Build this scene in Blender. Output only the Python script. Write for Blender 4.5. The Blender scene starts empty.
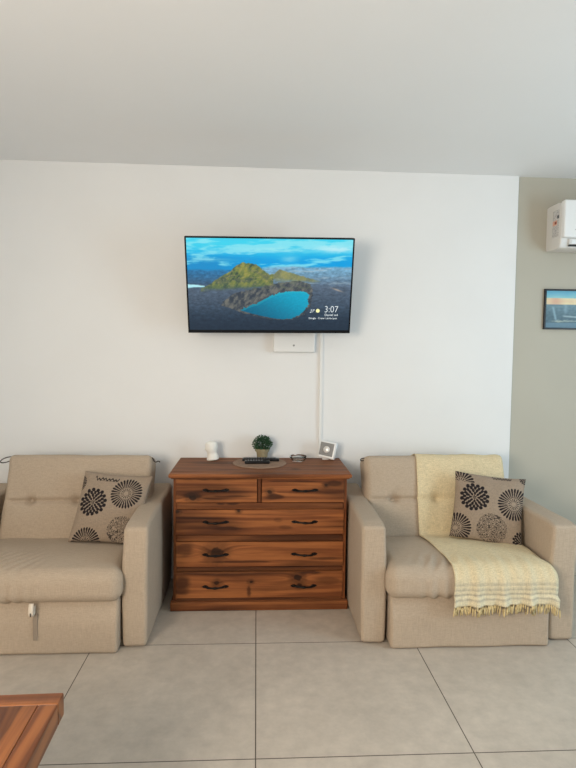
import bpy, bmesh, math, random
from mathutils import Vector, Matrix, noise
from mathutils.bvhtree import BVHTree
random.seed(7)
PI = math.pi
scene = bpy.context.scene
COL = scene.collection

# ------------------------------------------------------------------ camera
def make_camera():
    f, yaw, pitch, roll, cx, h = 560.475, 0.05676, 0.05633, 0.012928, -0.0107, 1.45616
    fwd = Vector((math.sin(yaw)*math.cos(pitch), math.cos(yaw)*math.cos(pitch), -math.sin(pitch)))
    right = Vector((math.cos(yaw), -math.sin(yaw), 0)); up = right.cross(fwd)
    r = right*math.cos(roll) + up*math.sin(roll)
    u = -right*math.sin(roll) + up*math.cos(roll)
    cam = bpy.data.cameras.new('camera')
    cam.sensor_fit = 'VERTICAL'; cam.sensor_height = 24; cam.lens = f/768*24
    cam.clip_start = 0.02
    o = bpy.data.objects.new('camera', cam); COL.objects.link(o)
    m = Matrix((r, u, -fwd)).transposed().to_4x4(); m.translation = Vector((cx, 0, h))
    o.matrix_world = m
    scene.camera = o
make_camera()

# ------------------------------------------------------------------ light
scene.view_settings.view_transform = 'Standard'
scene.view_settings.look = 'None'
scene.view_settings.gamma = 1
scene.view_settings.exposure = 0.0
world = bpy.data.worlds.new('world'); scene.world = world; world.use_nodes = True
bg = world.node_tree.nodes['Background']
bg.inputs['Color'].default_value = (0.75, 0.86, 1.0, 1); bg.inputs['Strength'].default_value = 1.0

def area(name, loc, target, sx, sy, power, color):
    l = bpy.data.lights.new(name, 'AREA'); l.shape = 'RECTANGLE'; l.size = sx; l.size_y = sy
    l.energy = power; l.color = color
    o = bpy.data.objects.new(name, l); COL.objects.link(o); o.location = loc
    o.rotation_euler = (Vector(target)-Vector(loc)).to_track_quat('-Z', 'Y').to_euler()
# cool daylight through the big window on the right, warm light from the left corner behind the camera
area('window_daylight', (3.34, 1.35, 1.35), (0, 1.55, 1.75), 1.4, 1.7, 43, (0.60, 0.85, 1.0))
area('side_window_light', (-1.765, -0.50, 1.58), (-0.8, 1.7, 0.60), 1.4, 1.1, 98, (1.0, 0.86, 0.69))
area('overhead_fill', (0.4, -0.5, 2.55), (0.4, -0.5, 0), 1.2, 0.9, 4, (1.0, 0.96, 0.90))  # weak fill added below the ceiling, no fixture there

# ------------------------------------------------------------------ materials
def mat(name, color, rough=0.6, metal=0.0, attr=False, noise_amt=0.0, noise_scale=20, bump=0.0, bump_scale=200,
        trans=0.0, emit=0.0, sheen=0.0, stretch=(1, 1, 1), ior=1.45, spec=0.5):
    m = bpy.data.materials.new(name); m.use_nodes = True
    nt = m.node_tree; N = nt.nodes; L = nt.links
    b = N['Principled BSDF']
    b.inputs['Roughness'].default_value = rough; b.inputs['Metallic'].default_value = metal
    b.inputs['IOR'].default_value = ior; b.inputs['Specular IOR Level'].default_value = spec
    b.inputs['Transmission Weight'].default_value = trans
    if sheen: b.inputs['Sheen Weight'].default_value = sheen
    src = None
    if attr:
        a = N.new('ShaderNodeAttribute'); a.attribute_name = 'Col'; src = a.outputs['Color']
    else:
        c = N.new('ShaderNodeRGB'); c.outputs[0].default_value = (*color, 1); src = c.outputs[0]
    tc = N.new('ShaderNodeTexCoord'); mp = N.new('ShaderNodeMapping')
    mp.inputs['Scale'].default_value = stretch
    L.new(tc.outputs['Object'], mp.inputs['Vector'])
    if noise_amt:
        n = N.new('ShaderNodeTexNoise'); n.inputs['Scale'].default_value = noise_scale; n.inputs['Detail'].default_value = 6
        L.new(mp.outputs[0], n.inputs['Vector'])
        r = N.new('ShaderNodeMapRange'); r.inputs['From Min'].default_value = .25; r.inputs['From Max'].default_value = .75
        r.inputs['To Min'].default_value = 1-noise_amt; r.inputs['To Max'].default_value = 1+noise_amt
        L.new(n.outputs['Fac'], r.inputs['Value'])
        v = N.new('ShaderNodeVectorMath'); v.operation = 'SCALE'
        L.new(src, v.inputs[0]); L.new(r.outputs[0], v.inputs['Scale']); src = v.outputs[0]
    if emit:
        b.inputs['Base Color'].default_value = (0.01, 0.01, 0.01, 1)
        L.new(src, b.inputs['Emission Color']); b.inputs['Emission Strength'].default_value = emit
    else:
        L.new(src, b.inputs['Base Color'])
    if bump:
        n = N.new('ShaderNodeTexNoise'); n.inputs['Scale'].default_value = bump_scale; n.inputs['Detail'].default_value = 3
        L.new(mp.outputs[0], n.inputs['Vector'])
        bm_ = N.new('ShaderNodeBump'); bm_.inputs['Strength'].default_value = bump; bm_.inputs['Distance'].default_value = 0.004
        L.new(n.outputs['Fac'], bm_.inputs['Height']); L.new(bm_.outputs[0], b.inputs['Normal'])
    return m

def fabric_mat(name, color, scale=260, amt=.10, attr=False):
    m = mat(name, color, rough=.92, attr=attr, noise_amt=amt, noise_scale=scale, bump=.5, bump_scale=scale*2, sheen=.04, spec=.10)
    # woven look: add stretched threads in two directions
    nt = m.node_tree; N = nt.nodes; L = nt.links; b = N['Principled BSDF']
    src = b.inputs['Base Color'].links[0].from_socket
    tc = N.new('ShaderNodeTexCoord')
    for st in ((40, 300, 300), (300, 300, 26)):
        mp = N.new('ShaderNodeMapping'); mp.inputs['Scale'].default_value = st
        n = N.new('ShaderNodeTexNoise'); n.inputs['Scale'].default_value = 1.0; n.inputs['Detail'].default_value = 2
        r = N.new('ShaderNodeMapRange'); r.inputs['To Min'].default_value = 1-amt*1.2; r.inputs['To Max'].default_value = 1+amt*1.2
        r.inputs['From Min'].default_value = .3; r.inputs['From Max'].default_value = .7
        L.new(tc.outputs['Object'], mp.inputs[0]); L.new(mp.outputs[0], n.inputs['Vector']); L.new(n.outputs['Fac'], r.inputs['Value'])
        v = N.new('ShaderNodeVectorMath'); v.operation = 'SCALE'
        L.new(src, v.inputs[0]); L.new(r.outputs[0], v.inputs['Scale']); src = v.outputs[0]
    L.new(src, b.inputs['Base Color'])
    return m

M = dict(
    wall=mat('white_wall_paint', (.80, .80, .795), .55, noise_amt=.015, noise_scale=3, bump=.06, bump_scale=90),
    beige=mat('beige_wall_paint', (.47, .44, .365), .6, noise_amt=.02, noise_scale=3, bump=.06, bump_scale=90),
    ceiling=mat('ceiling_paint', (.87, .87, .865), .7, noise_amt=.01, noise_scale=2, bump=.05, bump_scale=60),
    sofa=fabric_mat('beige_upholstery', (.475, .378, .285), amt=.05),
    dark=mat('black_plastic', (.008, .008, .009), .28),
    bezel=mat('tv_bezel', (.005, .006, .008), .5, spec=.2),
    screen=mat('tv_picture', (0, 0, 0), .4, attr=True, emit=1.0, spec=.1),
    text=mat('screen_text', (.85, .93, .95), .5, emit=1.0),
    sunico=mat('screen_sun', (.95, .93, .45), .5, emit=1.0),
    plastic=mat('white_plastic', (.80, .80, .79), .35),
    plastic2=mat('offwhite_plastic', (.70, .68, .65), .4),
    grey=mat('grey_print', (.22, .22, .23), .5),
    sticker=mat('sticker_print', (.5, .5, .5), .5, attr=True),
    wood=mat('stained_pine', (0, 0, 0), .55, attr=True, spec=.22, noise_amt=.16, noise_scale=60, stretch=(.12, 1, 1), bump=.12, bump_scale=50),
    twood=mat('varnished_wood', (0, 0, 0), .33, attr=True, noise_amt=.14, noise_scale=50, stretch=(1, .12, 1), bump=.08, bump_scale=50),
    iron=mat('black_iron', (.012, .010, .009), .45, metal=.6, bump=.2, bump_scale=120),
    gap=mat('dark_gap', (.02, .012, .008), .8),
    pillow=fabric_mat('printed_linen', (0, 0, 0), scale=320, amt=.08, attr=True),
    throw=fabric_mat('cream_cotton', (0, 0, 0), scale=240, amt=.09, attr=True),
    fringe=mat('cream_fringe', (.66, .52, .27), .9, noise_amt=.25, noise_scale=60),
    strap=mat('cream_strap', (.78, .68, .56), .8, bump=.3),
    slot_shade=mat('slot_shade_grey', (.30, .24, .185), .9, bump=.3),  # shade of the slot under the pull loop, as a colour
    cord=mat('dark_cord', (.035, .025, .02), .8),
    plaster=mat('white_plaster', (.88, .86, .80), .55, bump=.2, bump_scale=60),
    leaf=mat('leaf_green', (.035, .10, .045), .5, noise_amt=.5, noise_scale=45),
    pot=mat('clay_pot', (.33, .27, .16), .75, noise_amt=.15, noise_scale=40),
    soil=mat('soil', (.05, .035, .02), .9),
    mat_=mat('woven_mat', (.30, .195, .135), .9, noise_amt=.25, noise_scale=90, bump=.5, bump_scale=150),
    glass=mat('clear_glass', (.97, .99, .98), .02, trans=1.0, ior=1.22),
    silver=mat('silver_dial', (.72, .70, .68), .3, metal=.3),
    panel=mat('grey_dial_panel', (.24, .235, .23), .5, noise_amt=.15, noise_scale=400),
    black_frame=mat('black_frame', (.012, .013, .016), .35),
    art=mat('printed_picture', (0, 0, 0), .35, attr=True),
)

def floor_mat():
    m = mat('porcelain_tile', (.535, .465, .39), .42, noise_amt=.07, noise_scale=3.5, bump=.015, bump_scale=30, spec=.35)
    nt = m.node_tree; N = nt.nodes; L = nt.links; b = N['Principled BSDF']
    src = b.inputs['Base Color'].links[0].from_socket
    tc = N.new('ShaderNodeTexCoord')
    n2 = N.new('ShaderNodeTexNoise'); n2.inputs['Scale'].default_value = 14; n2.inputs['Detail'].default_value = 8
    n2.inputs['Roughness'].default_value = .7
    L.new(tc.outputs['Object'], n2.inputs['Vector'])
    r2 = N.new('ShaderNodeMapRange'); r2.inputs['From Min'].default_value = .3; r2.inputs['From Max'].default_value = .7
    r2.inputs['To Min'].default_value = .90; r2.inputs['To Max'].default_value = 1.10
    L.new(n2.outputs['Fac'], r2.inputs['Value'])
    vs = N.new('ShaderNodeVectorMath'); vs.operation = 'SCALE'; L.new(src, vs.inputs[0]); L.new(r2.outputs[0], vs.inputs['Scale'])
    sep = N.new('ShaderNodeSeparateXYZ'); L.new(tc.outputs['Object'], sep.inputs[0])
    masks = []
    for ax, off in (('X', 0.0), ('Y', 2.732)):
        a = N.new('ShaderNodeMath'); a.operation = 'SUBTRACT'; L.new(sep.outputs[ax], a.inputs[0]); a.inputs[1].default_value = off
        pp = N.new('ShaderNodeMath'); pp.operation = 'PINGPONG'; L.new(a.outputs[0], pp.inputs[0]); pp.inputs[1].default_value = .4
        # pingpong(x,.4): zero on multiples of .8
        lt = N.new('ShaderNodeMath'); lt.operation = 'LESS_THAN'; L.new(pp.outputs[0], lt.inputs[0]); lt.inputs[1].default_value = .0022
        masks.append(lt)
    mx = N.new('ShaderNodeMath'); mx.operation = 'MAXIMUM'; L.new(masks[0].outputs[0], mx.inputs[0]); L.new(masks[1].outputs[0], mx.inputs[1])
    mix = N.new('ShaderNodeMix'); mix.data_type = 'RGBA'
    L.new(mx.outputs[0], mix.inputs[0]); L.new(vs.outputs[0], mix.inputs[6]); mix.inputs[7].default_value = (.10, .078, .06, 1)
    L.new(mix.outputs[2], b.inputs['Base Color'])
    return m
M['floor'] = floor_mat()

# ------------------------------------------------------------------ mesh helpers
def wloc(o):
    v = Vector((0, 0, 0))
    while o is not None:
        v += o.location; o = o.parent
    return v
def thing(name, label, cat, loc, group=None):
    o = bpy.data.objects.new(name, None); COL.objects.link(o); o.location = loc
    o.empty_display_size = .05
    o['label'] = label; o['category'] = cat
    if group: o['group'] = group
    return o
def tag(o, label, cat, group=None):
    o['label'] = label; o['category'] = cat
    if group: o['group'] = group
    return o
def add_mesh(name, verts, faces, m, parent=None, cols=None, smooth=True, origin=None, angle=None):
    """verts are world coordinates; the mesh is stored relative to its thing's base"""
    if parent is not None: base = wloc(parent)
    elif origin is not None: base = Vector(origin)
    else: base = Vector((0, 0, 0))
    me = bpy.data.meshes.new(name)
    me.from_pydata([Vector(v)-base for v in verts], [], faces)
    bm = bmesh.new(); bm.from_mesh(me)
    bmesh.ops.recalc_face_normals(bm, faces=bm.faces)
    bm.to_mesh(me); bm.free()
    me.materials.append(m)
    if smooth:
        me.polygons.foreach_set('use_smooth', [True]*len(me.polygons))
        if angle: me.set_sharp_from_angle(angle=math.radians(angle))
    if cols is not None:
        a = me.color_attributes.new('Col', 'FLOAT_COLOR', 'POINT')
        flat = []
        for c in cols: flat += [c[0], c[1], c[2], 1.0]
        a.data.foreach_set('color', flat)
    o = bpy.data.objects.new(name, me); COL.objects.link(o)
    if parent is not None: o.parent = parent
    else: o.location = base
    return o

def axis_pts(s, r, n):
    h = s/2; pts = []
    if r > 0:
        for k in range(4): pts.append(-h + r*(1-math.cos(k/4*PI/2)) if False else -h + r*(k/4))
    inner0 = -h+r
    for k in range(n+1): pts.append(inner0 + (s-2*r)*k/n)
    if r > 0:
        for k in range(1, 5): pts.append(h-r + r*(k/4))
    return pts
def rbox_geo(s, r, n):
    """rounded box centred on the origin; returns verts, faces"""
    A = [axis_pts(s[i], min(r, s[i]/2*.999), n[i]) for i in range(3)]
    V = []; F = []; idx = {}
    def key(p): return (round(p[0], 6), round(p[1], 6), round(p[2], 6))
    def vid(p):
        k = key(p)
        if k in idx: return idx[k]
        q = [max(-(s[i]/2-r), min(s[i]/2-r, p[i])) for i in range(3)]
        d = Vector((p[0]-q[0], p[1]-q[1], p[2]-q[2]))
        if r > 0 and d.length > 1e-9:
            # cube-to-sphere friendlier spacing
            e = Vector([math.tan(max(-1, min(1, d[i]/r))*PI/4) for i in range(3)])
            e.normalize(); w = Vector(q)+e*r
        else: w = Vector(p)
        idx[k] = len(V); V.append(w); return idx[k]
    for ax in range(3):
        a, b = (ax+1) % 3, (ax+2) % 3
        for sg in (-1, 1):
            for i in range(len(A[a])-1):
                for j in range(len(A[b])-1):
                    c = []
                    for (ii, jj) in ((i, j), (i+1, j), (i+1, j+1), (i, j+1)):
                        p = [0, 0, 0]; p[ax] = sg*s[ax]/2; p[a] = A[a][ii]; p[b] = A[b][jj]
                        c.append(vid(p))
                    F.append(c if sg > 0 else c[::-1])
    return V, F
def rbox(name, lo, hi, r, m, parent=None, n=(1, 1, 1), disp=None, color=None, mtx=None, origin=None, angle=None):
    s = [hi[i]-lo[i] for i in range(3)]; c = Vector([(hi[i]+lo[i])/2 for i in range(3)])
    V, F = rbox_geo(s, r, n)
    W = []; C = [] if color else None
    for v in V:
        if color: C.append(color(v.x, v.y, v.z, s))
        p = v.copy()
        if disp: p = disp(p, s)
        p = p + c
        if mtx: p = mtx @ p
        W.append(p)
    return add_mesh(name, W, F, m, parent, C, origin=origin, angle=angle)
def lathe(name, prof, center, m, parent=None, seg=32, origin=None, mtx=None, close=True):
    V = []; F = []; c = Vector(center)
    for (r, z) in prof:
        for k in range(seg):
            a = 2*PI*k/seg; p = Vector((r*math.cos(a), r*math.sin(a), z))
            if mtx: p = mtx @ p
            V.append(p+c)
    n = len(prof)
    for i in range(n-1):
        for k in range(seg):
            k2 = (k+1) % seg
            F.append((i*seg+k, i*seg+k2, (i+1)*seg+k2, (i+1)*seg+k))
    if close:
        F.append(tuple(range(seg))[::-1]); F.append(tuple((n-1)*seg+k for k in range(seg)))
    return add_mesh(name, V, F, m, parent, origin=origin, angle=50)
def tube_geo(pts, rad, seg=8, V=None, F=None):
    V = [] if V is None else V; F = [] if F is None else F
    pts = [Vector(p) for p in pts]; base = len(V); n = len(pts)
    for i, p in enumerate(pts):
        t = (pts[min(i+1, n-1)]-pts[max(i-1, 0)]).normalized()
        a = t.cross(Vector((0, 0, 1)))
        if a.length < .1: a = t.cross(Vector((0, 1, 0)))
        a.normalize(); b = t.cross(a)
        r = rad[i] if isinstance(rad, (list, tuple)) else rad
        for k in range(seg):
            an = 2*PI*k/seg; V.append(p+a*r*math.cos(an)+b*r*math.sin(an))
    for i in range(n-1):
        for k in range(seg):
            k2 = (k+1) % seg
            F.append((base+i*seg+k, base+i*seg+k2, base+(i+1)*seg+k2, base+(i+1)*seg+k))
    F.append(tuple(base+k for k in range(seg))[::-1]); F.append(tuple(base+(n-1)*seg+k for k in range(seg)))
    return V, F
def tube(name, pts, rad, m, parent=None, seg=8):
    V, F = tube_geo(pts, rad, seg); return add_mesh(name, V, F, m, parent)
def lerp(a, b, t): return tuple(a[i]+(b[i]-a[i])*t for i in range(len(a)))
def sm(a, b, x):
    t = max(0, min(1, (x-a)/(b-a))); return t*t*(3-2*t)
def nz(x, y, z=0): return noise.noise(Vector((x, y, z)))
def lin(c): return tuple(((v/255+.055)/1.055)**2.4 if v > 10 else v/255/12.92 for v in c)

# ------------------------------------------------------------------ the room
XL, XR, YB, YF, H = -1.74, 3.3, -1.4, 3.55, 2.596
XE = 1.648
def struct(name, lo, hi, m):
    o = rbox(name, lo, hi, 0, m); o.data.polygons.foreach_set('use_smooth', [False]*len(o.data.polygons))
    o['kind'] = 'structure'; return o
def struct_boxes(name, boxes, m):
    V = []; F = []
    for lo, hi in boxes:
        v, f = rbox_geo([hi[i]-lo[i] for i in range(3)], 0, (1, 1, 1)); b = len(V)
        V += [p+Vector([(hi[i]+lo[i])/2 for i in range(3)]) for p in v]; F += [[i+b for i in q] for q in f]
    o = add_mesh(name, V, F, m, smooth=False); o['kind'] = 'structure'; return o
struct('floor', (XL-.15, YB-.15, -.1), (XR+.15, YF+.2, 0), M['floor'])
struct('ceiling', (XL-.15, YB-.15, H), (XR+.15, YF+.2, H+.1), M['ceiling'])
struct('wall_back', (XL, YF, 0), (XE, YF+.2, H), M['wall'])
struct('wall_back_right', (XE, YF+.018, 0), (XR+.15, YF+.2, H), M['beige'])
struct_boxes('wall_left', [((XL-.15, YB-.15, 0), (XL, -1.25, H)), ((XL-.15, .25, 0), (XL, YF+.2, H)),
                           ((XL-.15, -1.25, 0), (XL, .25, 1.02)), ((XL-.15, -1.25, 2.22), (XL, .25, H))], M['wall'])
struct_boxes('wall_right', [((XR, YB-.15, 0), (XR+.15, .40, H)), ((XR, 2.3, 0), (XR+.15, YF+.018, H)),
                            ((XR, .40, 0), (XR+.15, 2.3, .35)), ((XR, .40, 2.35), (XR+.15, 2.3, H))], M['wall'])
struct('wall_front', (XL, YB-.15, 0), (XR, YB, H), M['wall'])
struct_boxes('window_1', [((XR+.01, .40, .35), (XR+.03, .45, 2.35)), ((XR+.01, 2.25, .35), (XR+.03, 2.3, 2.35)),
                          ((XR+.01, .45, .35), (XR+.03, 2.25, .4)), ((XR+.01, .45, 2.3), (XR+.03, 2.25, 2.35))], M['plastic'])
struct_boxes('window_2', [((XL-.02, -1.25, 1.02), (XL-.005, -1.21, 2.22)), ((XL-.02, .21, 1.02), (XL-.005, .25, 2.22)),
                          ((XL-.02, -1.21, 1.02), (XL-.005, .21, 1.06)), ((XL-.02, -1.21, 2.18), (XL-.005, .21, 2.22))], M['plastic'])

# ------------------------------------------------------------------ painted wood
def wood_color(u, v, seed, knots=(), pal=None, streaks=()):
    """u along the grain, v across it (metres)"""
    light, mid, dark = pal
    vv = v + .010*nz(u*1.6+seed, v*5, seed) + .004*nz(u*6, v*14, seed+3)
    kd = 0
    for (ku, kv, kr) in knots:
        du, dv = (u-ku)/(kr*2.6), (v-kv)/(kr*1.3)
        d2 = du*du+dv*dv
        vv += kr*1.1*math.exp(-d2)*(1 if v > kv else -1)
        e = math.hypot((u-ku)/kr/1.25, (v-kv)/kr)+.35*nz(u*60, v*60, seed)
        kd = max(kd, 1-sm(.55, 1.25, e))
        kd = max(kd, .45*(1-sm(1.2, 2.4, e)))
    w1 = nz(u*.8+seed*2, vv*7, seed)
    ph = vv*95+5.5*w1+1.4*nz(u*2.5, vv*20, seed)
    g = .5+.5*math.sin(ph+seed); g *= .4+.6*(nz(u*.9, vv*16, seed+7)*.5+.5)
    f1 = nz(u*1.8+seed, vv*70, seed+9)*.5+.5; f2 = nz(u*5+seed, vv*210, seed+2)*.5+.5
    broad = nz(u*1.7+seed*5, vv*11, seed+4)*.5+.5
    t = .30*g+.45*f1+.25*f2
    c = lerp(light, mid, sm(.28, .62, t))
    c = lerp(c, dark, .85*sm(.52, .74, broad)*(.5+.5*f1)+.30*sm(.62, .85, f1)+.25*sm(.65, 1, g))
    for (su, sv, lu, lv, a) in streaks:
        e = math.hypot((u-su)/lu, (v-sv)/lv)+.35*nz(u*18, v*50, seed+2)
        c = lerp(c, dark, a*(1-sm(.4, 1.1, e)))
    c = lerp(c, (.012, .007, .005), .9*kd)
    return c
PD = ((.335, .118, .038), (.185, .058, .020), (.045, .015, .007))
PR = ((.20, .070, .024), (.12, .038, .013), (.035, .012, .006))
PT = ((.33, .115, .035), (.17, .052, .017), (.060, .019, .008))

# ------------------------------------------------------------------ dresser
CX = .021
dresser = thing('chest_of_drawers', 'dark stained rustic pine chest of drawers with black iron pulls between two sofas', 'dresser', (CX, 3.31, 0))
def plank(name, lo, hi, seed, knots=(), streaks=(), parent=dresser, r=.004, n=None, axis=0, m='wood', pal=PD, across=None):
    L = [hi[i]-lo[i] for i in range(3)]
    c = [(hi[i]+lo[i])/2 for i in range(3)]
    if n is None: n = [max(1, min(200, int(L[i]/(.006 if i == axis else .0025)))) for i in range(3)]
    def col(x, y, z, s):
        p = (x+c[0], y+c[1], z+c[2])
        if axis == 0: u, v = p[0]-CX, p[2]+.8*(p[1]-c[1])
        elif axis == 2: u, v = p[2], p[0]+p[1]
        else: u, v = p[1], p[0]+.7*p[2]
        if across == 'y': u, v = p[0]-CX, p[1]+.8*(p[2]-c[2])
        return wood_color(u, v, seed, knots, pal, streaks)
    return rbox(name, lo, hi, r, M[m], parent, n=n, color=col, angle=40)
bx0, bx1 = CX-.485, CX+.485
plank('side_panel', (bx0, 3.10, .03), (bx0+.02, 3.535, .763), 1.3, n=(1, 30, 60), axis=2)
plank('side_panel', (bx1-.02, 3.10, .03), (bx1, 3.535, .763), 2.3, n=(1, 30, 60), axis=2)
add = rbox('back_panel', (bx0+.02, 3.52, .03), (bx1-.02, 3.535, .763), 0, M['gap'], dresser)
# face frame rails (slightly behind the drawer fronts)
fx0, fx1 = CX-.469, CX+.469
plank('rail', (bx0+.0205, 3.089, 0.5800), (bx1-.0205, 3.12, 0.6155), pal=PR, seed=3.1, streaks=((-.16, .60, .05, .01, .8), (-.22, .6, .03, .01, .8)), n=(150, 2, 12))
plank('rail', (bx0+.0205, 3.089, 0.3980), (bx1-.0205, 3.12, 0.4325), pal=PR, seed=4.1, n=(150, 2, 12))
plank('rail', (bx0+.0205, 3.089, 0.2270), (bx1-.0205, 3.12, 0.2515), pal=PR, seed=5.1, streaks=((.2, .24, .2, .008, .8),), n=(150, 2, 10))
plank('rail', (bx0+.0205, 3.089, 0.0610), (bx1-.0205, 3.12, 0.0725), pal=PR, seed=5.6, n=(150, 2, 6))
plank('divider', (.003, 3.089, .6175), (.023, 3.12, .763), 6.1, pal=PR, n=(6, 2, 40), axis=2)
rbox('gap_shade_block', (bx0+.021, 3.13, .08), (bx1-.021, 3.51, .75), 0, M['gap'], dresser)  # dark-coloured block behind the fronts, stands in for shade in the gaps
def ogee(p, s):
    return p
def make_top():
    lo = (CX-.505, 3.047, .764); hi = (CX+.505, 3.540, .785)
    plank('front_edge_board', lo, (hi[0], 3.112, hi[2]), 6.9, n=(170, 16, 6), r=.007, across='y', streaks=((.1, 3.08, .3, .01, .6),))
    lo = (lo[0], 3.1128, lo[2])
    plank('top_board', lo, hi, 7.7, pal=((.27, .10, .036), (.155, .052, .020), (.045, .015, .007)), knots=((.20, 3.2, .012), (-.30, 3.45, .010)), n=(170, 80, 5), r=.006, across='y',
          streaks=((-.3, 3.1, .3, .02, .5), (.35, 3.3, .2, .03, .4)))
    plank('top_moulding', (CX-.494, 3.066, .7545), (CX+.494, 3.538, .7638), 8.7, n=(150, 30, 3), r=.004,)
make_top()
plank('plinth', (CX-.500, 3.086, 0.001), (CX+.500, 3.53, .052), 9.2, pal=((.28, .10, .033), (.15, .048, .017), (.04, .013, .006)), n=(170, 20, 20), r=.005, knots=((.21, .03, .012), (.42, .03, .009)))
plank('plinth_moulding', (CX-.495, 3.091, .0522), (CX+.495, 3.53, .060), 9.9, pal=PR, n=(150, 10, 2), r=.002)
def handle(x, y, z, parent, k):
    """wrought iron pull: leaf end plates, a slim bowed bar with a swollen middle"""
    V = []; F = []
    pts = []; rad = []
    for i in range(15):
        t = i/14; xx = x-.050+.100*t
        pts.append((xx, y-.006-.022*math.sin(PI*t)**.6, z+.001*math.sin(PI*t)+.004*(t-.5)*k))
        rad.append(.0050+.0030*math.exp(-((t-.5)/.09)**2)+.002*math.exp(-((t-.1)/.06)**2)+.002*math.exp(-((t-.9)/.06)**2))
    tube_geo(pts, rad, 8, V, F)
    for s in (-1, 1):
        cx = x+s*.056; b = len(V); n = 14
        ring = []
        for j in range(n):
            a = 2*PI*j/n; rx = .017*(1 if math.cos(a)*s < 0 else 1.15); 
            ring.append((cx+rx*math.cos(a), z+.0095*math.sin(a)*(1-.35*abs(math.cos(a)))))
        for (px, pz) in ring: V.append(Vector((px, y+.0005, pz)))
        for (px, pz) in ring: V.append(Vector((cx+(px-cx)*.8, y-.006, z+(pz-z)*.8)))
        F.append(tuple(range(b, b+n))); F.append(tuple(range(b+n, b+2*n))[::-1])
        for j in range(n):
            j2 = (j+1) % n; F.append((b+j, b+j2, b+n+j2, b+n+j))
    return add_mesh('handle', V, F, M['iron'], parent, angle=50)
YD = 3.084
def drawer(x0, x1, z0, z1, seed, knots=(), streaks=(), hs=()):
    d = plank('drawer', (x0, YD, z0), (x1, 3.13, z1), seed, knots, streaks, n=(int((x1-x0)/.0048), 3, int((z1-z0)/.0022)), r=.004)
    for k, (hx, hz) in enumerate(hs): handle(hx, YD, hz, d, (-1)**k)
    return d
dk = CX  # knots are given relative to the dresser centre
drawer(fx0, .000, .6185, .7515, 11.0, knots=((-.355-dk, .628, .020),), streaks=((-.30-dk, .735, .16, .012, .7), (-.12-dk, .635, .12, .008, .7), (-.36-dk, .64, .06, .02, .8)), hs=((-.228, .689),))
drawer(.026, fx1, .6185, .7515, 12.4, knots=((.385-dk, .70, .010), (.07-dk, .66, .013)), streaks=((.10-dk, .635, .07, .02, .9), (.43-dk, .71, .05, .02, .8), (.20-dk, .72, .22, .006, .8), (.30-dk, .665, .12, .006, .7)), hs=((.268, .689),))
drawer(fx0, fx1, .4355, .578, 13.2, knots=((-.10-dk, .555, .010), (-.44-dk, .55, .012)), streaks=((-.17-dk, .455, .09, .014, 1.0), (-.23-dk, .468, .04, .01, .6), (.12-dk, .50, .03, .02, .4), (.16-dk, .46, .05, .015, .5)), hs=((-.228, .509), (.268, .509)))
drawer(fx0, fx1, .2545, .3955, 14.9, knots=((-.225-dk, .318, .036),), streaks=((-.40-dk, .34, .07, .05, .6), (.40-dk, .28, .12, .012, .7), (-.1-dk, .265, .25, .008, .8), (.1-dk, .385, .3, .008, .7)), hs=((-.228, .325), (.268, .325)))
drawer(fx0, fx1, .0755, .2245, 15.7, knots=((.235-dk, .172, .022), (.245-dk, .128, .015), (-.22-dk, .145, .014), (-.03-dk, .150, .010)), streaks=((-.42-dk, .13, .06, .06, .8), (.30-dk, .20, .1, .012, .8), (.40-dk, .15, .1, .03, .5), (-.04-dk, .10, .015, .04, .8)), hs=((-.228, .143), (.268, .143)))

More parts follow.
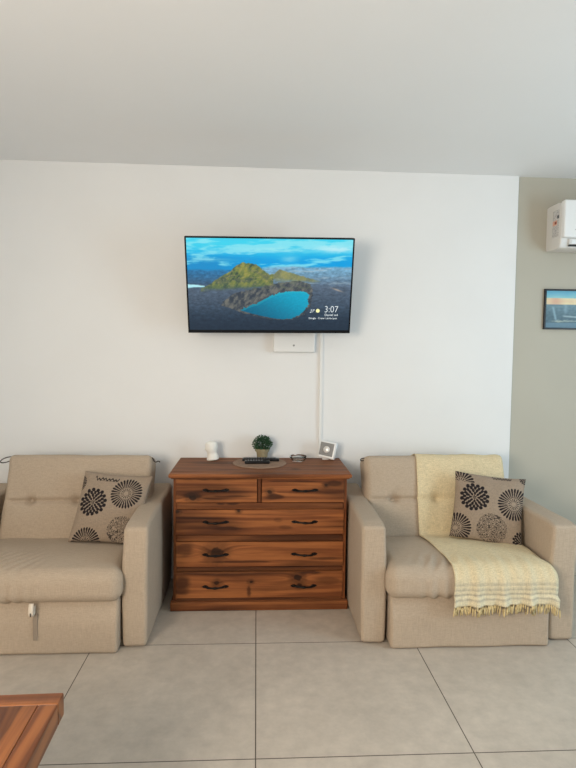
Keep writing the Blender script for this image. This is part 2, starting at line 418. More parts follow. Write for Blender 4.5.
# ------------------------------------------------------------------ sofas
def make_sofa(cx, label, seed, W, boff, br, aw):
    t = thing('sofa_bed_armchair', label, 'sofa', (cx, 3.08, 0))
    S = M['sofa']
    def soft(a, f):
        def d(p, s):
            n = Vector((nz(p.x*f+seed, p.y*f, p.z*f), nz(p.x*f, p.y*f+seed, p.z*f+5), nz(p.x*f+9, p.y*f, p.z*f+seed)))
            return p+n*a
        return d
    def basedisp(p, s):
        q = soft(.004, 5)(p, s)
        if p.y < -s[1]/2+.03:
            q.y += .022*sm(.03, .11, p.z) + .006*math.exp(-((p.z-.045)/.012)**2)*(.5+.5*nz(p.x*6, 0, seed))
        q.z = max(q.z, -s[2]/2)
        return q
    rbox('base', (cx-.405-(.004 if seed < 5 else 0), 2.652, .002), (cx+(.409 if seed < 5 else .398), 3.45, .262), .016, S, t, n=(30, 20, 14), disp=basedisp)
    def seatdisp(p, s):
        x, y, z = p
        q = p.copy()
        fr = sm(-s[1]/2+.16, -s[1]/2+.04, y)           # front part
        q.x *= 1-.030*(1-fr)
        q.x *= 1+.014*sm(-s[1]/2+.10, -s[1]/2+.02, y)*(1-(2*z/s[2])**2)
        puff = (1-(2*x/s[0])**4)*(1-(2*y/s[1])**4)
        if z > 0: q.z += .012*puff
        q.z += -.010*sm(.3, .0, abs(2*x/s[0]))*0
        # bulging nose
        if y < -s[1]/2+.07: q.y -= .010*(1-(2*z/s[2])**2)*(1-(2*x/s[0])**6)
        if z > 0: q.z -= .020*sm(-.05, .25, y)
        q.z += .005*nz(x*5+seed, y*5, 0)*(1 if z > 0 else 0)
        # wrinkles running over the nose
        if seed < 5:
            w = math.exp(-((x+.16)/.16)**2)*math.exp(-((y+s[1]/2-.10)/.13)**2)
            ph = (x-.36*(y+s[1]/2)-.9*(y+s[1]/2)**2)*115
            q.z += .0060*w*math.sin(ph+2*nz(x*7, y*7, 1)); q.y += .0050*w*math.sin(ph)*(1 if y < -s[1]/2+.07 else 0)
        else:
            w = math.exp(-((x+.16)/.10)**2)*math.exp(-((y+s[1]/2-.07)/.09)**2)
            ph = (x-.55*(y+s[1]/2))*95
            q.z += .008*w*math.sin(ph+2.5*nz(x*9, y*9, 2)); q.y += .006*w*math.sin(ph)*(1 if y < -s[1]/2+.07 else 0)
        return q
    seat = rbox('seat_cushion', (cx-.428, 2.628, .252), (cx+.428, 3.27, .412), .055, S, t, n=(110, 60, 8), disp=seatdisp)
    # backrest: leaning cushion with a cross seam and three buttons
    bc = cx+boff
    ang = math.atan2(.125, .42)
    Ht, T = .500, .165
    mt = Matrix.Translation((bc, 3.140, .372)) @ Matrix.Rotation(-ang, 4, 'X')
    btn = (-.26, 0, .26)
    def backdisp(p, s):
        q = p.copy(); x, y, z = p
        if y < 0:
            puff = (1-(2*x/W)**4)*(1-abs(2*z/Ht)**3)
            q.y -= .014*puff
            sz = -.014 if seed < 5 else -.008
            q.y += .016*math.exp(-((z-sz)/.012)**2)*(1-sm(.85, 1, abs(2*x/W)))
            for b in btn:
                d = math.hypot((x-b)/1.1, z-sz)
                q.y += .026*math.exp(-(d/.022)**2)+.014*math.exp(-(d/.06)**2)
            q.y += .0022*nz(x*9+seed, z*9, 3)
        q.x += .006*nz(z*7+seed, y*4, 1)
        q.z += .005*nz(x*5+seed*3, y*3, 2)
        # narrow the lower sides so they sit between the arms
        q.x *= (1+.035*sm(.1, -.2, z)) if seed < 5 else (1-.04*sm(.02, -.12, z))
        if seed < 5: q.x += .026*sm(.05, T, y)*(1 if x > 0 else -.5)*sm(-.1, .1, z)
        return q
    def mk(name, lo, hi, r, n, disp):
        return rbox(name, lo, hi, r, S, t, n=n, disp=disp, mtx=mt)
    back = mk('backrest', (-W/2, 0, 0), (W/2, T, Ht), br, (110, 6, 80), backdisp)
    for b in btn:
        c = mt @ Vector((b, .033, Ht/2-.014))
        lathe('button', [(.0, -.004), (.009, -.004), (.011, 0), (.009, .004), (0, .005)], c, S, t, 14, mtx=Matrix.Rotation(PI/2-ang, 4, 'X').to_3x3(), close=False)
    rbox('back_frame', (cx-.425, 3.36, .03), (cx+.425, 3.525, .60), .03, S, t, n=(6, 3, 6))
    for s in (-1, 1):
        x0, x1 = (cx+.420, cx+aw) if s > 0 else (cx-min(aw, .541), cx-.420)
        def armdisp(p, sz):
            q = p.copy()
            ty = (p.y+sz[1]/2)/sz[1]
            if p.z > 0: q.z += .022*sm(.75, .98, ty)*(1 if p.z > sz[2]/2-.05 else 0) - .010*sm(.1, 0, ty)
            q += Vector((nz(p.y*4+seed, p.z*4, s), nz(p.x*5, p.z*5, seed), nz(p.x*3, p.y*5, seed)))*.0035
            q.x += .004*(1-(2*p.z/sz[2])**2)*(1 if p.x > 0 else -1)
            q.x += .008*(s*1.0)*sm(0, .3, p.z)*sm(.35, 0, ty)
            if p.z > 0: q.z -= .004*math.exp(-((p.y+sz[1]/2-.028)/.006)**2)*sm(.2, .29, p.z)
            q.x -= .003*(1 if p.x > 0 else -1)*math.exp(-((p.y+sz[1]/2-.028)/.006)**2)
            # piping-like ridge where the front panel meets the side
            return q
        rbox('armrest', (x0, 2.702, .005), (x1, 3.51, .610), .020, S, t, n=(6, 34, 30), disp=armdisp)
        for fy in (2.80, 3.44):
            rbox('foot', (x0+.035, fy-.03, 0.0), (x1-.035, fy+.03, .016), .004, M['dark'], t)
    # dark tie cords at the top corners
    for s in ((-1, 1) if seed < 5 else (-1,)):
        e = mt @ Vector((s*(W/2-.012), .05, Ht-.02))
        pts = []
        for k in range(13):
            a = k/12*2*PI
            if (s < 0):
                k2 = 1 if seed < 5 else .38
                pts.append(e+Vector((-.036*k2+.038*k2*math.cos(a), -.01+.01*math.sin(a), .004+.013*k2*math.sin(a)-.020*k2*(1-math.cos(a))*.5)))
            else:
                kk = k/12; pts.append(e+Vector((.052*kk, -.02*math.sin(kk*3), .004-.026*kk+.006*math.sin(kk*9))))
        tube('tie_cord', pts, .0032, M['cord'], t, 6)
    # pull loop
    if True:
        V = []; F = []
        pts = [(cx+.018, 2.630, .262), (cx+.019, 2.618, .245), (cx+.019, 2.614, .225), (cx+.018, 2.620, .207), (cx+.017, 2.634, .200), (cx+.017, 2.648, .208), (cx+.018, 2.650, .24)]
        hw = .0105; th = .002
        for (x, y, z) in pts:
            V += [Vector((x-hw, y, z)), Vector((x+hw, y, z)), Vector((x+hw, y+th*2, z+th)), Vector((x-hw, y+th*2, z+th))]
        for i in range(len(pts)-1):
            for k in range(4):
                F.append((i*4+k, i*4+(k+1) % 4, i*4+4+(k+1) % 4, i*4+4+k))
        F += [(0, 1, 2, 3), tuple(len(V)-4+k for k in range(4))]
        add_mesh('pull_loop', V, F, M['strap'], t)
        rbox('loop_hole_shade', (cx+.017, 2.6115, .207), (cx+.022, 2.6140, .224), .001, M['cord'], t)  # dark slab on the loop, drawn for the shaded hole
        if seed < 5: rbox('slot_shade_strip', (cx+.016, 2.6475, .075), (cx+.038, 2.6545, .205), .002, M['slot_shade'], t)  # darker strip in place of the shading in the slot below the loop
    return t, seat, back
sofaL, seatL, backL = make_sofa(-1.072, 'tan fabric armchair sofa bed with cream pull loop, left of the chest of drawers', 2.0, .815, .050, .032, .538)
sofaR, seatR, backR = make_sofa(1.068, 'greyish beige fabric armchair sofa bed with a cream throw, right of the chest of drawers', 8.0, .853, -.005, .040, .551)

# ------------------------------------------------------------------ throw over the right sofa
def bvh_of(objs):
    V = []; F = []
    for o in objs:
        b = len(V); l = wloc(o)
        V += [v.co+l for v in o.data.vertices]; F += [[i+b for i in p.vertices] for p in o.data.polygons]
    return BVHTree.FromPolygons(V, F)
def make_throw():
    bvh = bvh_of([seatR, backR])
    prof = [(3.475, .60), (3.470, .70), (3.45, .77), (3.40, .82), (3.34, .842), (3.28, .842), (3.245, .81), (3.215, .72), (3.18, .60), (3.145, .50),
            (3.115, .435), (3.06, .425), (2.95, .432), (2.82, .436), (2.71, .432), (2.65, .412), (2.615, .372), (2.600, .32), (2.600, .28), (2.610, .240)]
    # resample the profile
    P = [Vector((0, y, z)) for y, z in prof]
    L = [0]
    for i in range(1, len(P)): L.append(L[-1]+(P[i]-P[i-1]).length)
    NT, NS = 190, 90
    def at(t):
        d = t*L[-1]
        for i in range(1, len(L)):
            if d <= L[i]+1e-9:
                k = (d-L[i-1])/(L[i]-L[i-1]); return P[i-1].lerp(P[i], k)
        return P[-1].copy()
    G = []
    for j in range(NT+1):
        t = j/NT; p = at(t); q = (at(min(1, t+.02))-at(max(0, t-.02))).normalized()
        n = Vector((0, q.z, -q.y))
        if n.dot(Vector((0, -.7, .7))) < 0: n = -n
        if p.y > 3.36 and p.z > .5: n = Vector((0, .5, .8)) if p.z > .74 else Vector((0, 1, 0))
        n.normalize()
        row = []
        fr = sm(2.80, 2.68, p.y)
        x0 = .942 + .012*sm(.45, .9, t) + .006*math.sin(t*9)
        onseat = sm(3.14, 3.08, p.y)
        x1 = 1.476 + (.0 if p.z > .62 else 0) - .012*onseat*(1-fr) + .012*fr - .012*sm(.32, .25, p.z)*fr
        for i in range(NS+1):
            s = i/NS; x = x0+(x1-x0)*s
            w = Vector((x, p.y, p.z))
            hit = bvh.ray_cast(w+n*.12, -n, .30)
            h = hit[0]
            wr = .006*nz(x*9, t*8, 1)+.003*nz(x*30, t*14, 2)
            # long soft folds near the hanging end
            wr += fr*(.009*math.sin(x*48+2*nz(x*6, t*4, 5))*sm(.5, .22, p.z)*.8+.004*math.sin(x*95))
            if h is not None: w = h+n*(.008+max(-.004, wr)+fr*.003)
            else: w = w+n*wr
            if p.z < .28 and p.y < 2.7:
                w = Vector((x, min(w.y, 2.612)+.0, p.z)); w.y += -.006-wr*1.5
            if fr > 0:
                # right edge slides down over the cushion's corner
                w.z -= .012*fr*sm(.93, 1.0, s)
                w.z += -.008*(1-s)*sm(.35, .24, p.z)
            row.append(w)
        G.append(row)
    # smooth
    for it in range(6):
        G2 = [[v.copy() for v in r] for r in G]
        for j in range(1, NT):
            for i in range(1, NS):
                G2[j][i] = G[j][i]*.4+(G[j-1][i]+G[j+1][i]+G[j][i-1]+G[j][i+1])*.15
        G = G2
    V = [v for r in G for v in r]
    F = [(j*(NS+1)+i, j*(NS+1)+i+1, (j+1)*(NS+1)+i+1, (j+1)*(NS+1)+i) for j in range(NT) for i in range(NS)]
    C = []
    base = (.70, .575, .365)
    for j in range(NT+1):
        t = j/NT; d = (1-t)*L[-1]
        st = 0
        for (c, w) in ((.030, .005), (.055, .005), (.080, .005), (.104, .005)):
            st = max(st, math.exp(-((d-c)/w)**2))
        for i in range(NS+1):
            k = st*(.55+.35*nz(i*.45, j*.2))
            cc = lerp(base, (.76, .69, .50), .7*sm(.20, .02, d))
            cc = lerp(cc, (.36, .31, .24), min(1, 1.25*k))
            C.append(cc)
    o = add_mesh('throw_blanket', V, F, M['throw'], None, C, origin=(1.21, 3.06, .42))
    md = o.modifiers.new('thickness', 'SOLIDIFY'); md.thickness = .005; md.offset = 0
    tag(o, 'cream yellow cotton throw with fringed end draped over right sofa', 'throw blanket')
    # fringe of twisted tassels
    FV = []; FF = []
    n = 66
    for k in range(n):
        s = k/(n-1)*NS; i = int(min(NS-1, s)); f = s-i
        e = G[NT][i].lerp(G[NT][i+1], f)
        ln = .044+random.uniform(-.006, .008); sx = random.uniform(-.006, .006); sy = random.uniform(-.004, .002)
        tube_geo([e+Vector((0, 0, .004)), e+Vector((sx*.3, -.002, -.3*ln)), e+Vector((sx*.7, sy-.001, -.7*ln)), e+Vector((sx, sy, -ln))],
                 [.0024, .0042, .0038, .0022], 6, FV, FF)
    fo = add_mesh('fringe', FV, FF, M['fringe'], o)
make_throw()

# ------------------------------------------------------------------ printed cushions
LINEN = (.33, .255, .190); INK = (.006, .006, .012)
def fl_wheel(x, y, n=30, inner=.38):
    r = math.hypot(x, y); a = math.atan2(y, x)
    if r > 1: return 0
    k = abs(((a/(2*PI)*n) % 1)-.5)*2   # 0 at the spoke centre
    m = 0
    if r > inner:
        w = .50+.24*(r-inner)/(1-inner)
        end = 1-.10*(k/w if w else 0)**2
        if k < w and r < end: m = 1
    elif r > .10:
        k2 = abs(((a/(2*PI)*n*.5) % 1)-.5)*2
        m = 1 if (k2 < .38 and (.14 < r < .34)) else 0
    return m
def fl_dahlia(x, y):
    r = math.hypot(x, y); a = math.atan2(y, x)
    rr = r*(1+.10*nz(math.cos(a)*1.5, math.sin(a)*1.5, 3))
    if rr > 1.05: return 0
    rings = ((.0, .16, 5), (.16, .40, 8), (.34, .64, 12), (.56, .84, 16), (.76, 1.05, 16))
    for q, (r0, r1, n) in enumerate(rings):
        if r0 <= rr < r1:
            t = (rr-r0)/(r1-r0); k = abs(((a/(2*PI)*n+.5*(q % 2)) % 1)-.5)*2
            if k < .80*math.sin(PI*min(1, t*.86+.05))**.75*(1.05-.2*t) and .05 < t < .98: return 1
    return 0
def fl_maze(x, y, s=1):
    r = math.hypot(x, y)
    if r > 1+.04*nz(x*9, y*9, 1): return 0
    v = math.sin(nz(x*4.6, y*4.6, s)*15+r*9)
    return 1 if v > .25 else 0
def script(u, v, u0, u1, v0, h):
    if not u0 < u < u1: return 0
    t = (u-u0)/(u1-u0)
    c = v0+h*(.55*math.sin(t*46)+.35*math.sin(t*19+1))*(1 if .12 < t else 1.7)
    return 1 if abs(v-c) < .014 or (abs(v-v0+h*1.1) < .004 and t > .2) else 0
def pat_left(u, v):
    for (cu, cv, r, k) in ((.26, .55, .20, 'd'), (.72, .71, .225, 'w'), (.76, .18, .20, 'm'), (.26, -.02, .215, 'w'), (-.05, .82, .13, 'w')):
        x, y = (u-cu)/r, (v-cv)/r
        if x*x+y*y < 1.25:
            m = fl_dahlia(x, y) if k == 'd' else fl_wheel(x, y) if k == 'w' else fl_maze(x, y, 2)
            if m: return m*(.95 if k != 'm' else .8)
    return .9*script(u, v, .20, .56, .905, .022)
def pat_right(u, v):
    for (cu, cv, r, k) in ((.29, .62, .205, 'd'), (.86, .60, .235, 'w'), (.57, .20, .215, 'm'), (.06, .13, .23, 'w'), (1.0, .10, .13, 'd'), (.08, .83, .20, 'w'), (1.0, 1.0, .09, 'd')):
        if cv == .83 and v < .845: continue
        x, y = (u-cu)/r, (v-cv)/r
        if x*x+y*y < 1.25:
            m = fl_dahlia(x, y) if k == 'd' else fl_wheel(x, y, 30 if r > .21 else 22) if k == 'w' else fl_maze(x, y, 6)
            if m: return m*(.95 if k != 'm' else .8)
    return .7*script(u, v, .52, .80, .965, .012)
def make_cushion(label, BL, BR, TL, TR, T, pat, seed):
    BL, BR, TL, TR = map(Vector, (BL, BR, TL, TR))
    cen = (BL+BR+TL+TR)/4
    n = (BR-BL).cross(TL-BL).normalized()    # towards the viewer (-y)
    if n.y > 0: n = -n
    N = 210; NB = N
    V = []; F = []; C = []; idx = {}
    def pos(a, b, side):
        ax = a*(1-.055*(1-b*b)); bx_ = b*(1-.055*(1-a*a))
        u, v = (ax+1)/2, (bx_+1)/2
        p = BL.lerp(BR, u).lerp(TL.lerp(TR, u), v)
        h = T*(max(0, (1-a*a)*(1-b*b)))**.42
        e = 1-min(1, max(abs(a), abs(b)))
        h += .004*nz(a*3+seed, b*3, side)*min(1, e*6)
        # radial puckers near the corners
        cr = max(0, abs(a)+abs(b)-1.15)
        h *= 1-.10*cr*math.sin((abs(a)-abs(b))*14)
        return p+n*h*side
    for side in (1, -1):
        NN = N if side > 0 else NB
        for j in range(NN+1):
            for i in range(NN+1):
                edge = i in (0, NN) or j in (0, NN)
                if side < 0 and edge: continue
                a, b = 2*i/NN-1, 2*j/NN-1
                idx[(side, i, j)] = len(V); V.append(pos(a, b, side))
                m = pat((a+1)/2, (b+1)/2) if side > 0 else pat((1-a)/2, (b+1)/2)
                C.append(lerp(LINEN, INK, m))
        def g(i, j):
            return idx[(side, i, j)] if (side, i, j) in idx else idx[(1, i, j)]
        for j in range(NN):
            for i in range(NN):
                F.append((g(i, j), g(i+1, j), g(i+1, j+1), g(i, j+1)))
    o = add_mesh('throw_pillow', V, F, M['pillow'], None, C, origin=cen)
    return tag(o, label, 'cushion', 'floral print cushions on the sofas')
make_cushion('taupe cushion with black flower print leaning on left sofa backrest', (-1.018, 3.035, .420), (-.642, 3.00, .405), (-.967, 3.185, .775), (-.586, 3.165, .748), .062, pat_left, 1)
make_cushion('taupe cushion with black flower print leaning on the throw of right sofa', (1.080, 3.04, .438), (1.436, 2.905, .397), (1.150, 3.165, .782), (1.523, 3.065, .755), .060, pat_right, 4)

# ------------------------------------------------------------------ television
tvo = Vector((.067, 3.372, 1.572)); tvt = Vector((.061, 3.212, 2.105))
tU = Vector((1, 0.004, .006)).normalized(); tV = (tvt-tvo).normalized(); tW = tU.cross(tV).normalized()   # tW towards the room
if tW.y > 0: tW = -tW
tU = tV.cross(tW).normalized()
TW_, TH_ = .965, (tvt-tvo).length
def T3(u, v, w): return tvo+tU*u+tV*v+tW*w
tvM = Matrix((( tU.x, tW.x, tV.x, tvo.x), (tU.y, tW.y, tV.y, tvo.y), (tU.z, tW.z, tV.z, tvo.z), (0, 0, 0, 1)))
tv = thing('television', 'black flat television on tilted wall mount showing a crater lake', 'television', tvo)
# local box coordinates: x=u, y=w (towards room), z=v
rbox('housing', (-TW_/2, -.030, 0), (TW_/2, .0, TH_), .004, M['bezel'], tv, mtx=tvM)
rbox('rear_bulge', (-TW_/2+.12, -.065, .05), (TW_/2-.12, -.031, TH_-.12), .012, M['dark'], tv, mtx=tvM)
V = []; F = []
def tvbox(lo, hi):
    v, f = rbox_geo([hi[i]-lo[i] for i in range(3)], .0012, (1, 1, 1)); b = len(V)
    V.extend([tvM @ (p+Vector([(hi[i]+lo[i])/2 for i in range(3)])) for p in v]); F.extend([[i+b for i in q] for q in f])
tvbox((-TW_/2, .0002, 0), (TW_/2, .006, .018)); tvbox((-TW_/2, .0002, TH_-.008), (TW_/2, .006, TH_))
tvbox((-TW_/2, .0002, .0182), (-TW_/2+.009, .006, TH_-.0082)); tvbox((TW_/2-.009, .0002, .0182), (TW_/2, .006, TH_-.0082))
add_mesh('bezel', V, F, M['bezel'], tv, angle=40)
SX0, SX1, SZ0, SZ1 = -TW_/2+.009, TW_/2-.009, .018, TH_-.008
def inpoly(x, y, P):
    c = False; j = len(P)-1
    for i in range(len(P)):
        if (P[i][1] > y) != (P[j][1] > y) and x < (P[j][0]-P[i][0])*(y-P[i][1])/(P[j][1]-P[i][1])+P[i][0]: c = not c
        j = i
    return c
def piece(x, pts):
    if x <= pts[0][0]: return pts[0][1]
    for i in range(1, len(pts)):
        if x <= pts[i][0]:
            k = (x-pts[i-1][0])/(pts[i][0]-pts[i-1][0]); return pts[i-1][1]+(pts[i][1]-pts[i-1][1])*k
    return pts[-1][1]
MT = [(0, 400), (45, 182), (75, 166), (110, 140), (150, 116), (165, 100), (188, 85), (215, 86), (240, 92), (258, 106), (285, 128), (300, 126), (320, 108), (360, 120), (400, 132), (440, 144), (475, 152), (500, 400)]
RIM = [(120, 245), (160, 205), (200, 192), (250, 180), (300, 166), (350, 156), (400, 152), (440, 165), (450, 200), (440, 255), (420, 275), (380, 300), (300, 300), (230, 285), (180, 268)]
LAKE = [(190, 264), (225, 246), (250, 238), (275, 222), (300, 208), (330, 197), (360, 192), (400, 190), (425, 194), (436, 206), (430, 222), (436, 240), (420, 262), (400, 284), (370, 297), (340, 299), (310, 296), (280, 290), (240, 280), (210, 272)]
def fbm(x, y, z, o=4):
    a = 0; k = 1; t = 0
    for i in range(o): a += nz(x, y, z+i*3.1)*k; t += k; x *= 2.1; y *= 2.1; k *= .6
    return a/t*1.6
def landscape(X, Y):
    """X 0..576, Y 0..341 from the top"""
    n1 = fbm(X*.0045, Y*.030+X*.002, 1); n2 = fbm(X*.02, Y*.07, 2); n3 = fbm(X*.10, Y*.16, 3, 2); n4 = fbm(X*.05, Y*.11, 11)
    c = lerp((62, 210, 238), (10, 160, 226), sm(10, 85, Y+20*n1))
    left = sm(300, 60, X)
    c = lerp(c, (24, 140, 200), left*sm(50, 85, Y)*.9)
    c = lerp(c, (150, 232, 242), .75*sm(-.12, .30, n1+.3*n2+.12*sm(70, 45, Y)-.15*sm(55, 75, Y)))
    c = lerp(c, (205, 240, 246), .8*math.exp(-((X-520)/75)**2-((Y-36+8*n2)/12)**2))
    c = lerp(c, (170, 235, 240), .6*math.exp(-((X-300)/120)**2-((Y-40+8*n2)/9)**2))
    c = lerp(c, (140, 215, 235), .65*math.exp(-((X-355)/30)**2-((Y-72+6*n2)/13)**2))
    c = lerp(c, (120, 200, 225), .5*math.exp(-((X-90)/70)**2-((Y-78+6*n2)/6)**2))
    hz = 100+4*n2+14*sm(330, 150, X)
    if Y > hz-6:
        g = sm(hz, 185, Y)
        d = lerp((118, 168, 198), (92, 110, 130), g) if X > 260 else lerp((46, 116, 164), (66, 88, 112), g)
        d = tuple(v*(1+.22*n4+.10*n3) for v in d)
        d = lerp(d, (170, 190, 200), .55*sm(.12, .5, fbm(X*.012, Y*.09, 7))*sm(280, 380, X)*sm(205, 140, Y))
        c = lerp(c, d, sm(-6, 6, Y-hz))
    if Y > 160:
        g = sm(170, 341, Y)
        d = lerp((82, 98, 116), (36, 54, 72), g)
        d = tuple(v*(1+.20*n4+.12*n3) for v in d)
        c = lerp(c, d, sm(160, 192, Y+10*n2))
    if X < 58: c = lerp(c, (180, 238, 246), sm(10, 5, abs(Y-(175+3*n2))+X*.10))
    c = lerp(c, (205, 180, 155), .7*math.exp(-((X-528)/18)**2-((Y-(184+(X-525)*.35))/3)**2))
    mh = piece(X, MT)+4*nz(X*.09, 0, 9)
    low = 188-(X-75)*.06 if X < 300 else 150+(X-300)*.03
    if mh < Y < low+10:
        rg = fbm(X*.035+Y*.02, Y*.018-X*.012, 5, 5)
        a = lerp((92, 112, 72), (158, 154, 76), sm(-.35, .6, rg)); a = lerp(a, (70, 84, 88), .55*sm(-.05, .5, fbm(X*.02, Y*.03, 21)))
        a = lerp(a, (52, 70, 66), .85*sm(.05, .5, -rg))
        a = lerp(a, (160, 150, 104), .5*sm(.1, .5, n3))
        a = lerp(a, (70, 96, 84), .5*sm(150, 185, Y))
        if X > 300: a = lerp(a, (150, 150, 110), .6)
        c = lerp(c, a, sm(0, 4, Y-mh)*sm(low+9, low-9, Y+8*n2)*(1 if X < 330 else sm(490, 430, X)))
    if inpoly(X+7+9*n4, Y+6*n4, RIM):
        rr = fbm(X*.05+Y*.03, Y*.03-X*.02, 8, 4)
        a = lerp((54, 62, 72), (120, 118, 108), sm(-.4, .5, rr))
        if Y < 185: a = lerp(a, (104, 112, 84), .45*sm(-.2, .4, n4))
        c = lerp(c, a, .85)
    xl = X+7+5*n3
    if inpoly(xl, Y+2*n3, LAKE):
        g = sm(0, 1, (X-200)/240*.6+(300-Y)/110*.5)
        c = lerp((6, 96, 128), (16, 165, 198), g)
        c = tuple(v*(1+.05*n3) for v in c)
        if not inpoly(xl-2, Y-7, LAKE): c = lerp(c, (60, 190, 200), .3)
    c = lerp(c, (36, 50, 66), .6*sm(250, 341, Y)*(0 if inpoly(xl, Y, LAKE) else 1))
    return tuple(max(0, min(255, v)) for v in c)
NU, NV = 380, 216
V = []; F = []; C = []
for j in range(NV+1):
    for i in range(NU+1):
        u, v = i/NU, j/NV
        V.append(T3(SX0+(SX1-SX0)*u, SZ0+(SZ1-SZ0)*v, .0022)); C.append(lin(landscape(u*576, (1-v)*341)))
for j in range(NV):
    for i in range(NU):
        a = j*(NU+1)+i; F.append((a, a+1, a+NU+2, a+NU+1))
screen = add_mesh('screen', V, F, M['screen'], tv, C)
screen['label'] = 'glowing screen with crater lake landscape'
def screen_text(name, body, X, Y, size, shear=0, wide=1.0):
    """X,Y in the 576x341 picture frame: left end of the base line"""
    cu = bpy.data.curves.new(name, 'FONT'); cu.body = body; cu.size = size; cu.extrude = .0002; cu.offset = -.0008 if size > .03 else 0; cu.shear = shear
    tmp = bpy.data.objects.new(name+'_tmp', cu); COL.objects.link(tmp)
    bpy.context.view_layer.update()
    me = bpy.data.meshes.new_from_object(tmp.evaluated_get(bpy.context.evaluated_depsgraph_get()))
    bpy.data.objects.remove(tmp)
    vs = []
    for v in me.vertices:
        u = SX0+(SX1-SX0)*X/576+v.co.x*wide; h = SZ0+(SZ1-SZ0)*(1-Y/341)+v.co.y
        vs.append(T3(u, h, .0035+v.co.z))
    return add_mesh(name, vs, [tuple(p.vertices) for p in me.polygons], M['text'], screen, smooth=False)
screen_text('clock_text', '3:07', 484, 271, .056, 0, .88)
screen_text('title_text', 'Daniel sol', 486, 285, .019, 0, 1.05)
screen_text('caption_text', 'Google \u00b7 Crater Landscapes', 428, 297, .015, 0, 1.0)
screen_text('temperature_text', '27', 431, 272, .026, .5, .9)
cc = (SX0+(SX1-SX0)*461/576, SZ0+(SZ1-SZ0)*(1-265/341))
V = [T3(cc[0], cc[1], .0035)]+[T3(cc[0]+.0115*math.cos(a*PI/10), cc[1]+.0115*math.sin(a*PI/10), .0035) for a in range(20)]
V += [T3(cc[0]+.0115*math.cos(a*PI/10), cc[1]+.0115*math.sin(a*PI/10), .0024) for a in range(20)]
F = [(0, 1+k, 1+(k+1) % 20) for k in range(20)]+[(1+k, 1+(k+1) % 20, 21+(k+1) % 20, 21+k) for k in range(20)]
add_mesh('sun_icon', V, F, M['sunico'], screen, smooth=False)
# wall mount: plate on the wall, arm, head
rbox('wall_plate', (-.02, 3.535, 1.78), (.16, 3.5498, 1.96), .003, M['dark'], tv)
V, F = tube_geo([(.07, 3.535, 1.87), (.07, 3.42, 1.87), (.07, 3.375, 1.855)], .018, 10)
add_mesh('mount_arm', V, F, M['dark'], tv)

# ------------------------------------------------------------------ things on the wall
box = thing('wall_box', 'white plastic box on wall directly under the television', 'box', (.226, 3.53, 1.455))
rbox('cover', (.094, 3.508, 1.457), (.356, 3.5498, 1.70), .008, M['plastic'], box, n=(4, 2, 4))
lathe('indicator', [(0, 0), (.006, 0), (.006, .0015), (0, .0015)], (.222, 3.5078, 1.500), M['grey'], box, 16, mtx=Matrix.Rotation(PI/2, 4, 'X').to_3x3(), close=False)
duct = rbox('cable_duct', (.391, 3.536, .03), (.411, 3.5498, 1.80), .002, M['plastic'], None, origin=(.401, 3.543, .03), n=(1, 1, 1))
tag(duct, 'thin white vertical cable cover running down the wall from television', 'cable cover')

# air conditioner
ac = thing('air_conditioner', 'white wall air conditioner on beige wall at upper right', 'air conditioner', (2.26, 3.47, 2.12))
AX0, AX1, AY = 1.850, 2.68, YF+.0178
prof = [(0, .012), (-.010, .0), (-.120, -.004), (-.155, .004), (-.172, .030), (-.178, .085), (-.180, .20), (-.176, .255), (-.160, .275), (-.13, .284), (-.03, .285), (0, .280)]
V = []; F = []
nP = len(prof); NX = 3
xs = [AX0, AX0+.006, AX1-.006, AX1]
for k, x in enumerate(xs):
    sc = .975 if k in (0, 3) else 1
    for (dy, dz) in prof:
        V.append(Vector((x, AY+dy*sc, 2.122+.14+(dz-.14)*sc)))
for k in range(3):
    for i in range(nP):
        i2 = (i+1) % nP; F.append((k*nP+i, k*nP+i2, (k+1)*nP+i2, (k+1)*nP+i))
F += [tuple(range(nP))[::-1], tuple(3*nP+i for i in range(nP))]
add_mesh('body', V, F, M['plastic2'], ac, angle=35)
rbox('front_panel', (AX0+.002, AY-.205, 2.122+.058), (AX1-.002, AY-.160, 2.122+.286), .011, M['plastic'], ac, n=(3, 1, 3))
rbox('air_flap', (AX0+.05, AY-.186, 2.122+.020), (AX1-.05, AY-.172, 2.122+.052), .003, M['plastic'], ac, n=(1, 1, 1))
rbox('outlet_slot', (AX0+.055, AY-.183, 2.122+.010), (AX1-.05, AY-.16, 2.122+.0185), .001, M['dark'], ac)
rbox('vertical_vane', (AX0+.052, AY-.1885, 2.122+.024), (AX0+.066, AY-.1865, 2.122+.048), .0005, M['plastic2'], ac)
rbox('badge', (AX0+.075, AY-.2062, 2.122+.102), (AX0+.20, AY-.2052, 2.122+.109), .0002, M['grey'], ac)
# energy sticker on the left end
V = []; F = []; C = []
NY_, NZ_ = 14, 44
for j in range(NZ_+1):
    for i in range(NY_+1):
        y = AY-.150+.075*i/NY_; z = 2.122+.075+.165*j/NZ_
        V.append(Vector((AX0-.0008, y, z)))
        b = nz(i*1.9, j*.9, 4)
        col = (.62, .60, .58)
        if 1 <= i <= NY_-1: col = lerp(col, (.28, .27, .28), sm(.0, .35, b))
        if 20 <= j <= 27 and 5 <= i: col = (.75, .42, .30)
        if 22 <= j <= 25 and 6 <= i <= 9: col = (.25, .04, .03)
        if 30 <= j <= 34 and 1 <= i <= 4: col = (.03, .04, .05)
        C.append(col)
for j in range(NZ_):
    for i in range(NY_):
        a = j*(NY_+1)+i; F.append((a, a+1, a+NY_+2, a+NY_+1))
o = add_mesh('sticker', V, F, M['sticker'], ac, C)
o.modifiers.new('thickness', 'SOLIDIFY').thickness = .0004

